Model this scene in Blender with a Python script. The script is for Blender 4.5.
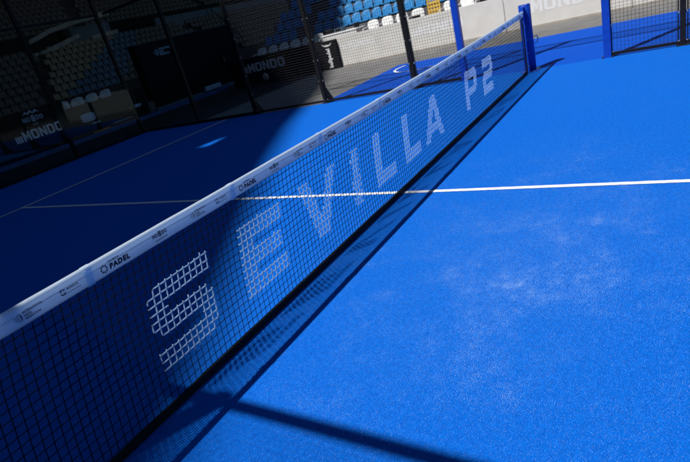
import bpy, bmesh, math, random
from mathutils import Vector, Matrix, geometry, noise

random.seed(7)
SC = bpy.context.scene
for o in list(bpy.data.objects):
    bpy.data.objects.remove(o)

# ------------------------------------------------------------------ camera
cam_d = bpy.data.cameras.new('camera')
cam = bpy.data.objects.new('camera', cam_d)
SC.collection.objects.link(cam)
RIGHT = Vector((0.49560898, -0.83340585, -0.24455351))
DOWN = Vector((-0.44946517, -0.00516376, -0.89328293))
FWD = Vector((0.74320441, 0.55263733, -0.37714611))
cm = Matrix((RIGHT, -DOWN, -FWD)).transposed().to_4x4()
cm.translation = Vector((-3.83016831, -2.10861165, 1.55557168))
cam.matrix_world = cm
cam_d.sensor_width = 36.0
cam_d.lens = 515.5 / 690 * 36.0
cam_d.clip_start = 0.05
cam_d.clip_end = 500
cam_d.dof.use_dof = True
cam_d.dof.focus_distance = 3.2
cam_d.dof.aperture_fstop = 3.2
SC.camera = cam

# ------------------------------------------------------------------ sky, sun, exposure
SUN = Vector((0.612, -0.325, -1.0))            # the way the light travels
w = bpy.data.worlds.new('World')
SC.world = w
w.use_nodes = True
wn = w.node_tree
sky = wn.nodes.new('ShaderNodeTexSky')
sky.sky_type = 'NISHITA'
sky.sun_disc = False
sky.sun_elevation = math.atan2(1.0, math.hypot(SUN.x, SUN.y))
sky.sun_rotation = math.atan2(-SUN.x, -SUN.y)
sky.dust_density = 0.0
sky.ozone_density = 4.0
sky.air_density = 1.0
wn.links.new(sky.outputs['Color'], wn.nodes['Background'].inputs['Color'])
wn.nodes['Background'].inputs['Strength'].default_value = 0.05
sd = bpy.data.lights.new('sun', 'SUN')
sd.energy = 5.0
sd.angle = math.radians(0.55)
sd.color = (1.0, 0.985, 0.955)
so = bpy.data.objects.new('sun', sd)
SC.collection.objects.link(so)
so.rotation_euler = SUN.to_track_quat('-Z', 'Y').to_euler()
so.location = (-20, 12, 40)
SC.view_settings.view_transform = 'Standard'
SC.view_settings.look = 'None'
SC.view_settings.gamma = 1.0
SC.view_settings.use_curve_mapping = False
SC.view_settings.exposure = 0.0

# ------------------------------------------------------------------ helpers
COL = SC.collection


class MB:
    """collects boxes, bars, tubes and sheets into one mesh"""
    def __init__(self):
        self.v = []
        self.f = []

    def quad(self, a, b, c, d):
        n = len(self.v)
        self.v += [tuple(a), tuple(b), tuple(c), tuple(d)]
        self.f.append((n, n + 1, n + 2, n + 3))

    def poly(self, pts):
        n = len(self.v)
        self.v += [tuple(p) for p in pts]
        self.f.append(tuple(range(n, n + len(pts))))

    def box(self, x0, x1, y0, y1, z0, z1):
        n = len(self.v)
        self.v += [(x0, y0, z0), (x1, y0, z0), (x1, y1, z0), (x0, y1, z0),
                   (x0, y0, z1), (x1, y0, z1), (x1, y1, z1), (x0, y1, z1)]
        for q in ((0, 3, 2, 1), (4, 5, 6, 7), (0, 1, 5, 4), (1, 2, 6, 5), (2, 3, 7, 6), (3, 0, 4, 7)):
            self.f.append(tuple(n + i for i in q))

    def rbox(self, x0, x1, y0, y1, z0, z1, b=0.01):
        """box with chamfered upright edges and top"""
        ring = [(x0 + b, y0), (x1 - b, y0), (x1, y0 + b), (x1, y1 - b), (x1 - b, y1), (x0 + b, y1), (x0, y1 - b), (x0, y0 + b)]
        cx, cy = (x0 + x1) / 2, (y0 + y1) / 2
        sx = 1 - 2 * b / (x1 - x0)
        sy = 1 - 2 * b / (y1 - y0)
        n = len(self.v)
        for z, s in ((z0, 0), (z1 - b, 0), (z1, 1)):
            for (x, y) in ring:
                if s:
                    x = cx + (x - cx) * sx
                    y = cy + (y - cy) * sy
                self.v.append((x, y, z))
        for k in range(2):
            for i in range(8):
                j = (i + 1) % 8
                self.f.append((n + k * 8 + i, n + k * 8 + j, n + k * 8 + 8 + j, n + k * 8 + 8 + i))
        self.f.append(tuple(n + 16 + i for i in range(8)))
        self.f.append(tuple(n + 7 - i for i in range(8)))

    def bar(self, a, b, w=0.05, h=None):
        """rectangular bar between two points"""
        a, b = Vector(a), Vector(b)
        d = (b - a).normalized()
        up = Vector((0, 0, 1)) if abs(d.z) < 0.95 else Vector((0, 1, 0))
        s = d.cross(up).normalized() * w / 2
        u = s.cross(d).normalized() * (h or w) / 2
        n = len(self.v)
        for p in (a, b):
            self.v += [tuple(p - s - u), tuple(p + s - u), tuple(p + s + u), tuple(p - s + u)]
        for q in ((0, 1, 2, 3), (7, 6, 5, 4), (0, 4, 5, 1), (1, 5, 6, 2), (2, 6, 7, 3), (3, 7, 4, 0)):
            self.f.append(tuple(n + i for i in q))

    def tube(self, pts, r, k=6, cap=True, closed=False):
        pts = [Vector(p) for p in pts]
        m = len(pts)
        n = len(self.v)
        pu = None
        for i, p in enumerate(pts):
            if closed:
                d = pts[(i + 1) % m] - pts[i - 1]
            else:
                d = pts[min(i + 1, m - 1)] - pts[max(i - 1, 0)]
            d.normalize()
            if pu is None:
                up = Vector((0, 0, 1)) if abs(d.z) < 0.9 else Vector((0, 1, 0))
                s = d.cross(up).normalized()
            else:
                s = (pu - d * pu.dot(d)).normalized()
            pu = s
            u = s.cross(d)
            rr = r[i] if isinstance(r, (list, tuple)) else r
            for j in range(k):
                t = 2 * math.pi * j / k
                self.v.append(tuple(p + (s * math.cos(t) + u * math.sin(t)) * rr))
        for i in range(m if closed else m - 1):
            i2 = (i + 1) % m
            for j in range(k):
                j2 = (j + 1) % k
                self.f.append((n + i * k + j, n + i * k + j2, n + i2 * k + j2, n + i2 * k + j))
        if cap and not closed:
            self.f.append(tuple(n + k - 1 - j for j in range(k)))
            self.f.append(tuple(n + (m - 1) * k + j for j in range(k)))

    def lathe(self, cx, cy, prof, k=24):
        n = len(self.v)
        m = len(prof)
        for (r, z) in prof:
            for j in range(k):
                t = 2 * math.pi * j / k
                self.v.append((cx + r * math.cos(t), cy + r * math.sin(t), z))
        for i in range(m - 1):
            for j in range(k):
                j2 = (j + 1) % k
                self.f.append((n + i * k + j, n + i * k + j2, n + (i + 1) * k + j2, n + (i + 1) * k + j))

    def mesh(self, name, mat, smooth=False):
        me = bpy.data.meshes.new(name)
        me.from_pydata(self.v, [], self.f)
        if mat:
            me.materials.append(mat)
        if smooth:
            for p in me.polygons:
                p.use_smooth = True
        me.update()
        return me

    def build(self, name, mat, parent=None, smooth=False):
        o = bpy.data.objects.new(name, self.mesh(name, mat, smooth))
        COL.objects.link(o)
        if parent:
            o.parent = parent
            if parent.parent is None:
                o.matrix_parent_inverse = Matrix.Translation(-Vector(parent.location))
        return o


def tag(o, label=None, cat=None, group=None, kind=None):
    if label: o['label'] = label
    if cat: o['category'] = cat
    if group: o['group'] = group
    if kind: o['kind'] = kind
    return o


def empty(name, loc, label, cat, group=None):
    o = bpy.data.objects.new(name, None)
    COL.objects.link(o)
    o.location = loc
    o.empty_display_size = 0.1
    return tag(o, label, cat, group)


def link_mesh(name, me, parent=None, loc=(0, 0, 0), rz=0.0):
    """object that shares mesh data, placed in its parent's own space"""
    o = bpy.data.objects.new(name, me)
    COL.objects.link(o)
    o.location = loc
    o.rotation_euler = (0, 0, rz)
    if parent:
        o.parent = parent
    return o


def copy_tree(o, parent=None):
    c = o.copy()
    COL.objects.link(c)
    if parent:
        c.parent = parent
    for ch in list(o.children):
        copy_tree(ch, c)
    return c


# ------------------------------------------------------------------ materials
MATS = {}


def mat(name, col, rough=0.6, var=0.12, scale=8.0, bump=0.0, bscale=60.0, metal=0.0, spec=0.4, stain=None, trans=0.0):
    m = bpy.data.materials.new(name)
    m.use_nodes = True
    nt = m.node_tree
    b = nt.nodes['Principled BSDF']
    b.inputs['Roughness'].default_value = rough
    b.inputs['Metallic'].default_value = metal
    b.inputs['Specular IOR Level'].default_value = spec
    tc = nt.nodes.new('ShaderNodeTexCoord')
    nz = nt.nodes.new('ShaderNodeTexNoise')
    nz.inputs['Scale'].default_value = scale
    nz.inputs['Detail'].default_value = 6
    nt.links.new(tc.outputs['Object'], nz.inputs['Vector'])
    rp = nt.nodes.new('ShaderNodeValToRGB')
    rp.color_ramp.elements[0].position = 0.3
    rp.color_ramp.elements[1].position = 0.7
    lo = [max(0, c * (1 - var)) for c in col]
    hi = [min(1, c * (1 + var)) for c in col]
    if stain:
        lo = stain
    rp.color_ramp.elements[0].color = (*lo, 1)
    rp.color_ramp.elements[1].color = (*hi, 1)
    nt.links.new(nz.outputs['Fac'], rp.inputs['Fac'])
    nt.links.new(rp.outputs['Color'], b.inputs['Base Color'])
    if bump:
        n2 = nt.nodes.new('ShaderNodeTexNoise')
        n2.inputs['Scale'].default_value = bscale
        n2.inputs['Detail'].default_value = 4
        nt.links.new(tc.outputs['Object'], n2.inputs['Vector'])
        bp = nt.nodes.new('ShaderNodeBump')
        bp.inputs['Strength'].default_value = bump
        bp.inputs['Distance'].default_value = 0.01
        nt.links.new(n2.outputs['Fac'], bp.inputs['Height'])
        nt.links.new(bp.outputs['Normal'], b.inputs['Normal'])
    if trans:
        tr = nt.nodes.new('ShaderNodeBsdfTranslucent')
        nt.links.new(rp.outputs['Color'], tr.inputs['Color'])
        mx = nt.nodes.new('ShaderNodeMixShader')
        mx.inputs['Fac'].default_value = trans
        nt.links.new(b.outputs['BSDF'], mx.inputs[1])
        nt.links.new(tr.outputs['BSDF'], mx.inputs[2])
        nt.links.new(mx.outputs['Shader'], nt.nodes['Material Output'].inputs['Surface'])
    MATS[name] = m
    return m


def turf_mat(name, blue, blue2, sand_amt, line=False):
    """short artificial turf with sand infill lying in it in drifts"""
    m = bpy.data.materials.new(name)
    m.use_nodes = True
    nt = m.node_tree
    N = nt.nodes.new
    L = nt.links.new
    b = nt.nodes['Principled BSDF']
    b.inputs['Roughness'].default_value = 0.75
    b.inputs['Specular IOR Level'].default_value = 0.08
    tc = N('ShaderNodeTexCoord')

    def nz(scale, det, vec=None, rough=0.5):
        n = N('ShaderNodeTexNoise')
        n.inputs['Scale'].default_value = scale
        n.inputs['Detail'].default_value = det
        n.inputs['Roughness'].default_value = rough
        L(vec or tc.outputs['Object'], n.inputs['Vector'])
        return n.outputs['Fac']

    def ramp(fac, p0, p1, a=0.0, c=1.0):
        r = N('ShaderNodeMapRange')
        r.inputs['From Min'].default_value = p0
        r.inputs['From Max'].default_value = p1
        r.inputs['To Min'].default_value = a
        r.inputs['To Max'].default_value = c
        L(fac, r.inputs['Value'])
        return r.outputs['Result']

    def math_(op, a, c):
        n = N('ShaderNodeMath')
        n.operation = op
        for i, x in enumerate((a, c)):
            if isinstance(x, float):
                n.inputs[i].default_value = x
            else:
                L(x, n.inputs[i])
        return n.outputs[0]
    # fibre tone
    fib = nz(240, 2, rough=0.6)
    mid = nz(38, 4)
    mixc = N('ShaderNodeMix')
    mixc.data_type = 'RGBA'
    mixc.inputs['A'].default_value = (*blue, 1)
    mixc.inputs['B'].default_value = (*blue2, 1)
    L(ramp(math_('ADD', math_('MULTIPLY', fib, 0.8), math_('MULTIPLY', mid, 0.2)), 0.38, 0.64), mixc.inputs['Factor'])
    # sand: grains whose density follows drifts
    patch = ramp(nz(1.9, 8, rough=0.68), 0.42, 0.70)
    patch2 = ramp(nz(9.0, 6, rough=0.65), 0.42, 0.68)
    # the drift is thickest where the players turn, some way in from the net
    ds = N('ShaderNodeVectorMath')
    ds.operation = 'DISTANCE'
    sc_ = N('ShaderNodeVectorMath')
    sc_.operation = 'MULTIPLY'
    sc_.inputs[1].default_value = (0.62, 1.0, 0.0)
    L(tc.outputs['Object'], sc_.inputs[0])
    L(sc_.outputs[0], ds.inputs[0])
    ds.inputs[1].default_value = (-0.62, -1.35, 0)
    heap = ramp(ds.outputs['Value'], 0.15, 1.6, 1.0, 0.30)
    dens = math_('MULTIPLY', heap, math_('ADD', 0.45, math_('ADD', math_('MULTIPLY', patch, 0.25), math_('MULTIPLY', math_('MULTIPLY', patch, patch2), 0.75))))
    grain = nz(280, 2.0, rough=0.6)
    thr = math_('SUBTRACT', 0.695, math_('MULTIPLY', dens, 0.165 * sand_amt))
    g = math_('SUBTRACT', grain, thr)
    gm = ramp(g, 0.0, 0.03)
    mix2 = N('ShaderNodeMix')
    mix2.data_type = 'RGBA'
    L(gm, mix2.inputs['Factor'])
    L(mixc.outputs['Result'], mix2.inputs['A'])
    mix2.inputs['B'].default_value = (0.33, 0.52, 0.75, 1) if not line else (0.5, 0.52, 0.55, 1)
    L(mix2.outputs['Result'], b.inputs['Base Color'])
    bp = N('ShaderNodeBump')
    bp.inputs['Strength'].default_value = 0.55
    bp.inputs['Distance'].default_value = 0.006
    L(math_('ADD', nz(260, 2), math_('MULTIPLY', mid, 0.4)), bp.inputs['Height'])
    L(bp.outputs['Normal'], b.inputs['Normal'])
    return m


def glass_mat():
    m = bpy.data.materials.new('court_glass')
    m.use_nodes = True
    nt = m.node_tree
    nt.nodes.remove(nt.nodes['Principled BSDF'])
    tr = nt.nodes.new('ShaderNodeBsdfTransparent')
    tr.inputs['Color'].default_value = (0.86, 0.93, 0.93, 1)
    gl = nt.nodes.new('ShaderNodeBsdfGlossy')
    gl.inputs['Roughness'].default_value = 0.02
    lw = nt.nodes.new('ShaderNodeLayerWeight')
    lw.inputs['Blend'].default_value = 0.5
    pw = nt.nodes.new('ShaderNodeMath')
    pw.operation = 'POWER'
    pw.inputs[1].default_value = 5.0
    nt.links.new(lw.outputs['Facing'], pw.inputs[0])
    ad = nt.nodes.new('ShaderNodeMath')
    ad.operation = 'MULTIPLY_ADD'
    ad.inputs[1].default_value = 0.45
    ad.inputs[2].default_value = 0.015
    nt.links.new(pw.outputs[0], ad.inputs[0])
    mx = nt.nodes.new('ShaderNodeMixShader')
    nt.links.new(ad.outputs[0], mx.inputs['Fac'])
    nt.links.new(tr.outputs['BSDF'], mx.inputs[1])
    nt.links.new(gl.outputs['BSDF'], mx.inputs[2])
    nt.links.new(mx.outputs['Shader'], nt.nodes['Material Output'].inputs['Surface'])
    return m


M_turf = turf_mat('blue_turf', (0.0004, 0.070, 0.42), (0.0025, 0.188, 0.81), 1.0)
M_turf2 = turf_mat('blue_turf_outside', (0.001, 0.06, 0.45), (0.002, 0.10, 0.62), 0.25)
M_line = turf_mat('white_turf_line', (0.78, 0.80, 0.84), (0.88, 0.89, 0.92), 0.4, True)
M_conc = mat('grey_concrete', (0.17, 0.165, 0.16), 0.85, 0.18, 1.6, 0.3, 90)
M_ground = mat('asphalt', (0.055, 0.055, 0.058), 0.9, 0.25, 1.2, 0.3, 120)
M_shade_floor = mat('black_rubber_floor', (0.014, 0.015, 0.017), 0.7, 0.3, 3)  # deep shade on the concrete put into a near-black floor colour
M_black = mat('black_powder_coat', (0.010, 0.010, 0.011), 0.5, 0.2, 20, 0.05, 300, spec=0.18)
M_wire = mat('black_wire', (0.014, 0.014, 0.015), 0.45, 0.2, 20)
M_blue = mat('blue_powder_coat', (0.004, 0.055, 0.42), 0.38, 0.1, 14, 0.04, 250, stain=(0.004, 0.045, 0.36))
M_steel = mat('zinc_steel', (0.62, 0.62, 0.60), 0.32, 0.15, 40, metal=0.9)
M_cord = mat('black_net_cord', (0.006, 0.007, 0.010), 0.85, 0.3, 60, spec=0.08)
M_wcord = mat('white_net_cord', (0.70, 0.85, 0.97), 0.9, 0.06, 38, 0.4, 700, trans=0.6, spec=0.05, stain=(0.54, 0.68, 0.85))
M_tape = mat('white_net_tape', (0.76, 0.88, 0.99), 0.55, 0.02, 14, 0.15, 45, trans=0.5)
M_band = mat('black_net_band', (0.010, 0.010, 0.011), 0.75, 0.3, 40)
M_print = mat('dark_print', (0.015, 0.018, 0.04), 0.6, 0.1, 40)
M_board = mat('beige_board', (0.68, 0.66, 0.63), 0.6, 0.05, 2.5, stain=(0.63, 0.61, 0.58))
M_btext = mat('pale_board_print', (0.78, 0.78, 0.79), 0.6, 0.04, 6)
M_bblack = mat('black_board', (0.008, 0.008, 0.010), 0.7, 0.25, 5, spec=0.12)
M_wtext = mat('white_board_print', (0.80, 0.80, 0.82), 0.5, 0.05, 6)
M_white = mat('white_plastic', (0.78, 0.78, 0.77), 0.4, 0.05, 9)
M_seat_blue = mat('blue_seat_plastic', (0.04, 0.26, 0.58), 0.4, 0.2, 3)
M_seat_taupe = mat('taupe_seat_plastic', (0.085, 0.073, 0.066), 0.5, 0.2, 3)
M_seat_sunlit_tan = mat('tan_seat_plastic', (0.24, 0.175, 0.11), 0.5, 0.2, 3)  # sun on part of the far stand put into the seat colour
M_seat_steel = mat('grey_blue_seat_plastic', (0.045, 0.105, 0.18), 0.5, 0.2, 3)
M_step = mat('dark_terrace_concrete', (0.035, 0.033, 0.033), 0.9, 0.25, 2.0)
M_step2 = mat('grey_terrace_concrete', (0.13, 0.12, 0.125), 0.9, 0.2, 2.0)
M_parapet = mat('blue_grey_paint', (0.10, 0.14, 0.19), 0.7, 0.15, 2.0)
M_pale = mat('pale_concrete', (0.36, 0.33, 0.29), 0.8, 0.25, 2.5)
M_red = mat('red_cloth', (0.42, 0.015, 0.03), 0.7, 0.12, 5)
M_banner_blue = mat('blue_cloth', (0.05, 0.14, 0.42), 0.7, 0.12, 5)
M_yellow = mat('yellow_plastic', (0.72, 0.48, 0.10), 0.45, 0.08, 8)
M_orange = mat('orange_paint', (0.62, 0.26, 0.06), 0.6, 0.1, 8)
M_skirt = mat('blue_skirting', (0.03, 0.10, 0.30), 0.5, 0.3, 1.5)
M_screen = mat('pale_blue_sheet', (0.35, 0.48, 0.62), 0.35, 0.06, 6)
M_roof = mat('grey_roof_sheet', (0.10, 0.10, 0.10), 0.8, 0.1, 1.0)
M_glass = glass_mat()

# ------------------------------------------------------------------ ground
def sheet(name, x0, x1, y0, y1, z, m, nx=1, ny=1):
    b = MB()
    for i in range(nx):
        for j in range(ny):
            xa, xb = x0 + (x1 - x0) * i / nx, x0 + (x1 - x0) * (i + 1) / nx
            ya, yb = y0 + (y1 - y0) * j / ny, y0 + (y1 - y0) * (j + 1) / ny
            b.quad((xa, ya, z), (xb, ya, z), (xb, yb, z), (xa, yb, z))
    o = b.build(name, m)
    tag(o, kind='structure')
    return o


sheet('ground', -220, 220, -220, 220, -0.020, M_ground)
sheet('concrete_apron', -11.5, 14.9, -14, 13.2, -0.012, M_conc)
sheet('rubber_floor', -11.0, 14.9, 10.12, 15.5, -0.008, M_shade_floor)  # near-black sheet standing for ground in shade
sheet('rubber_mat', 5.14, 11.1, 8.3, 10.10, -0.009, M_shade_floor)  # the same painted shade, carried on beside the side glass
sheet('outside_turf', 5.05, 8.95, -9.0, 4.25, -0.004, M_turf2)
sheet('court_turf', -5.06, 5.06, -10.05, 10.05, 0.0, M_turf)
LW = 0.05


def line_sheet(name, x0, x1, y0, y1, z):
    b = MB()
    n = max(1, int(max(x1 - x0, y1 - y0) / 0.03))
    lon = (x1 - x0) > (y1 - y0)
    left, right = [], []
    for i in range(n + 1):
        t = i / n
        e1 = 0.0045 * noise.noise(Vector((t * n * 0.9, 3.1, z * 999)))
        e2 = 0.0045 * noise.noise(Vector((t * n * 0.9, 8.7, z * 999)))
        if lon:
            x = x0 + (x1 - x0) * t
            left.append((x, y0 + e1, z)); right.append((x, y1 + e2, z))
        else:
            y = y0 + (y1 - y0) * t
            left.append((x0 + e1, y, z)); right.append((x1 + e2, y, z))
    for i in range(n):
        if lon:
            b.quad(left[i], left[i + 1], right[i + 1], right[i])
        else:
            b.quad(left[i], right[i], right[i + 1], left[i + 1])
    return tag(b.build(name, M_line), kind='structure')


line_sheet('centre_line', -LW / 2, LW / 2, -7.0, 7.0, 0.004)
line_sheet('service_line', -5.0, 5.0, 6.92, 6.98, 0.008)
line_sheet('service_line', -5.0, 5.0, -6.975, -6.925, 0.008)
# curved white mark on the turf outside
b = MB()
cx, cy, r = 8.25, 3.15, 0.80
prev = None
for i in range(25):
    t = math.radians(65 + 150 * i / 24)
    a = (cx + (r - .03) * math.cos(t), cy + (r - .03) * math.sin(t), 0.0)
    c = (cx + (r + .03) * math.cos(t), cy + (r + .03) * math.sin(t), 0.0)
    if prev:
        b.quad(prev[0], prev[1], c, a)
    prev = (a, c)
tag(b.build('arc_marking', M_line), kind='structure')

# ------------------------------------------------------------------ text helper
TEXTS = {}


def text_polys(s, bold=0.0, res=2):
    """2-D triangles of a word, capital height about 1, starting at x=0"""
    key = (s, bold, res)
    if key in TEXTS:
        return TEXTS[key]
    cu = bpy.data.curves.new('lettering', 'FONT')
    cu.body = s
    cu.size = 1.0
    cu.offset = bold
    cu.resolution_u = res
    cu.space_character = 1.0 + bold * 3
    ob = bpy.data.objects.new('lettering', cu)
    COL.objects.link(ob)
    dg = bpy.context.evaluated_depsgraph_get()
    me = bpy.data.meshes.new_from_object(ob.evaluated_get(dg))
    vs = [(v.co.x, v.co.y) for v in me.vertices]
    fs = [tuple(p.vertices) for p in me.polygons]
    bpy.data.objects.remove(ob)
    bpy.data.curves.remove(cu)
    bpy.data.meshes.remove(me)
    x0 = min(v[0] for v in vs); x1 = max(v[0] for v in vs)
    y0 = min(v[1] for v in vs); y1 = max(v[1] for v in vs)
    k = 1.0 / (y1 - y0)
    vs = [((x - x0) * k, (y - y0) * k) for x, y in vs]
    TEXTS[key] = (vs, fs, (x1 - x0) * k)
    return TEXTS[key]


class Art:
    """flat artwork in its own 2-D plane, mapped onto a surface later"""
    def __init__(self):
        self.v = []
        self.f = []

    def word(self, s, x, y, h, width=None, bold=0.03, rot=0, slant=0.0):
        vs, fs, wd = text_polys(s, bold)
        kx = (width / wd) if width else h
        n = len(self.v)
        for (a, c) in vs:
            px, py = a * kx + slant * c * h, c * h
            if rot:
                px, py = -py, px
            self.v.append((x + px, y + py))
        self.f += [tuple(n + i for i in f) for f in fs]

    def block_word(self, s, x, y, h, width):
        """heavy condensed capitals drawn from single outlines"""
        lw = width / (len(s) * 1.16 - .16)

        def put(pts):
            self.poly([(x + px * lw, y + py * h) for px, py in pts])

        def ring(out, inn):
            for i in range(len(out)):
                j = (i + 1) % len(out)
                put([out[i], out[j], inn[j], inn[i]])
        for ch in s:
            if ch == 'M':
                put([(0, 0), (0, 1), (.26, 1), (.5, .5), (.74, 1), (1, 1), (1, 0), (.74, 0), (.74, .6), (.56, .2), (.44, .2), (.26, .6), (.26, 0)])
            elif ch == 'N':
                put([(0, 0), (0, 1), (.27, 1), (.72, .42), (.72, 1), (1, 1), (1, 0), (.73, 0), (.28, .58), (.28, 0)])
            elif ch == 'O':
                o_ = [(.22, 0), (.78, 0), (.94, .07), (1, .2), (1, .8), (.94, .93), (.78, 1), (.22, 1), (.06, .93), (0, .8), (0, .2), (.06, .07)]
                ring(o_, [(.5 + (a - .5) * .40, .5 + (c - .5) * .62) for a, c in o_])
            elif ch == 'D':
                o_ = [(0, 0), (.7, 0), (.9, .08), (1, .25), (1, .75), (.9, .92), (.7, 1), (0, 1)]
                i_ = [(.3, .19), (.58, .19), (.66, .23), (.70, .32), (.70, .68), (.66, .77), (.58, .81), (.3, .81)]
                ring(o_, i_)
            x += 1.16 * lw

    def rect(self, x0, x1, y0, y1):
        n = len(self.v)
        self.v += [(x0, y0), (x1, y0), (x1, y1), (x0, y1)]
        self.f.append((n, n + 1, n + 2, n + 3))

    def poly(self, pts):
        n = len(self.v)
        self.v += list(pts)
        self.f.append(tuple(range(n, n + len(pts))))

    def disc(self, x, y, r, k=10):
        self.poly([(x + r * math.cos(2 * math.pi * i / k), y + r * math.sin(2 * math.pi * i / k)) for i in range(k)])

    def arc(self, x, y, r, w, a0, a1, k=14, taper=False):
        p = None
        for i in range(k + 1):
            u = i / k
            t = math.radians(a0 + (a1 - a0) * u)
            ww = w * (math.sin(math.pi * u) * .9 + .1) if taper else w
            q = ((x + (r - ww) * math.cos(t), y + (r - ww) * math.sin(t)), (x + r * math.cos(t), y + r * math.sin(t)))
            if p:
                self.poly([p[0], p[1], q[1], q[0]])
            p = q

    def on(self, name, m, fn, parent):
        b = MB()
        b.v = [tuple(fn(x, y)) for x, y in self.v]
        b.f = self.f
        return b.build(name, m, parent)


def art_federation(h):
    a = Art()
    # ball of dots with a crescent
    for j in range(5):
        yy = (j - 2) * 0.15
        n = [1, 3, 4, 3, 1][j] if False else [2, 4, 5, 4, 2][j]
        for i in range(n):
            a.disc((0.40 - 0.105 * i) * h, (0.5 + yy) * h, 0.042 * h, 6)
    a.arc(0.20 * h, 0.5 * h, 0.48 * h, 0.12 * h, -62, 62, taper=True)
    a.word('INTERNATIONAL', 0.86 * h, 0.70 * h, 0.24 * h, 1.9 * h)
    a.word('PADEL', 0.86 * h, 0.38 * h, 0.24 * h, 0.75 * h)
    a.word('FEDERATION', 0.86 * h, 0.06 * h, 0.24 * h, 1.5 * h)
    return a


def art_region(h):
    a = Art()
    a.arc(0.45 * h, 0.55 * h, 0.40 * h, 0.16 * h, 20, 170)
    a.arc(0.45 * h, 0.50 * h, 0.40 * h, 0.16 * h, 195, 345)
    a.rect(0.30 * h, 0.60 * h, 0.50 * h, 0.56 * h)
    a.word('Andalucía', 1.0 * h, 0.52 * h, 0.38 * h, 1.7 * h, bold=0.015)
    a.rect(0.6 * h, 2.9 * h, 0.10 * h, 0.16 * h)
    return a


def art_premier(h):
    a = Art()
    for i in range(8):
        t = 2 * math.pi * i / 8
        a.disc(0.42 * h + 0.30 * h * math.cos(t), 0.40 * h + 0.30 * h * math.sin(t), 0.10 * h, 6)
    a.word('PREMIER', 0.98 * h, 0.72 * h, 0.20 * h, 1.25 * h)
    a.word('PADEL', 0.95 * h, 0.08 * h, 0.52 * h, 2.25 * h, bold=0.07, slant=0.2)
    return a


def art_city(h):
    a = Art()
    a.word('NO', 0.0, 0.42 * h, 0.40 * h, 0.62 * h, bold=0.05)
    a.word('8', 0.68 * h, 0.34 * h, 0.62 * h, 0.34 * h, bold=0.03)
    a.word('DO', 1.08 * h, 0.42 * h, 0.40 * h, 0.62 * h, bold=0.05)
    a.rect(0.15 * h, 1.6 * h, 0.10 * h, 0.16 * h)
    return a


# ------------------------------------------------------------------ the net
NET_END = 4.78
CELL = 0.04
SKEW = 0.20


def top_z(x):
    return 0.867 + (0.058 if x > 0 else 0.02) * (x / 5.0) ** 2 + 0.003 * noise.noise(Vector((x * 1.3, 0.4, 0)))


def net_pt(x, z):
    """a point of the hanging net: the cords lean a little along it and it bellies slightly"""
    belly = 0.018 * math.sin(z / 0.85 * math.pi) * (1 + 0.6 * noise.noise(Vector((x * 0.7, z, 1.0))))
    xx = x + SKEW * (z - 0.42) + 0.006 * noise.noise(Vector((x * 2.2, z * 3, 4))) + 0.003 * noise.noise(Vector((x * 11, z * 11, 4)))
    zz = z * top_z(x) / 0.88 + 0.006 * noise.noise(Vector((x * 2.1, z * 2, 9))) + 0.0025 * noise.noise(Vector((x * 12, z * 10, 9)))
    if abs(xx) > NET_END:
        xx = math.copysign(NET_END, xx)
    return Vector((xx, belly, zz))


net = empty('court_net', (0, 0, 0), 'black padel net with white top tape and big white letters, stretched across the blue court', 'net')

# letters as polygons in a box 0..w by 0..0.41, strokes about 0.10 wide
H = 0.424
T = 0.104


def inpoly(pt, poly):
    x, y = pt
    c = False
    n = len(poly)
    for i in range(n):
        x1, y1 = poly[i]
        x2, y2 = poly[(i + 1) % n]
        if (y1 > y) != (y2 > y) and x < (x2 - x1) * (y - y1) / (y2 - y1) + x1:
            c = not c
    return c


def R_(x0, x1, y0, y1):
    return [(x0, y0), (x1, y0), (x1, y1), (x0, y1)]


W = 0.41
K = 0.055
m0 = (H - T) / 2
GLYPH = {
    'S': [[(K, H), (W, H), (W, H - T), (T + .01, H - T), (T, H - T - .01), (T, m0 + T), (W - K, m0 + T), (W, m0 + T - K), (W, K), (W - K, 0), (0, 0), (0, T), (W - T, T), (W - T, m0), (K, m0), (0, m0 + K), (0, H - K)]],
    'E': [R_(0, T + .01, 0, H), R_(0, W, H - T, H), R_(0, W - .03, m0, m0 + T), R_(0, W, 0, T)],
    'V': [[(0, H), (T + .015, H), (.235, .13), (.355, H), (.47, H), (.30, 0), (.17, 0)]],
    'I': [R_(0, .12, 0, H)],
    'L': [R_(0, T + .02, 0, H), R_(0, .37, 0, T)],
    'A': [[(0, 0), (.115, 0), (.25, .30), (.385, 0), (.50, 0), (.315, H), (.185, H)], R_(.12, .38, .075, .165)],
    'P': [R_(0, .12, 0, H), [(0, H), (.36, H), (.42, H - .06), (.42, .20), (.36, .14), (0, .14), (0, .22), (.30, .22), (.31, .23), (.31, H - T), (.30, H - T + .01), (0, H - T + .01)]],
    '2': [[(0, H), (.36, H), (.42, H - .06), (.42, m0 + .04), (.36, m0), (.12, m0), (.12, T), (.42, T), (.42, 0), (0, 0), (0, m0 + .04), (.06, m0 + T), (.30, m0 + T), (.30, H - T), (0, H - T)]],
}
# letter, x of its left edge measured at z = 0.42
SPELL = [('S', -2.66), ('E', -2.01), ('V', -1.40), ('I', -0.70), ('L', -0.33), ('L', 0.23), ('A', 0.72), ('P', 1.97), ('2', 2.64)]
ZL = 0.198


def letter_at(x, z):
    for i, (ch, xl) in enumerate(SPELL):
        if xl - 0.01 <= x <= xl + 0.52 and ZL <= z <= ZL + H:
            q = (x - xl, z - ZL)
            if any(inpoly(q, pg) for pg in GLYPH[ch]):
                return i
    return -1


black = MB()
let = [MB() for _ in SPELL]
Z0, Z1 = 0.05, 0.81
nz_ = int(round((Z1 - Z0) / CELL))
SUB = 4


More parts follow.
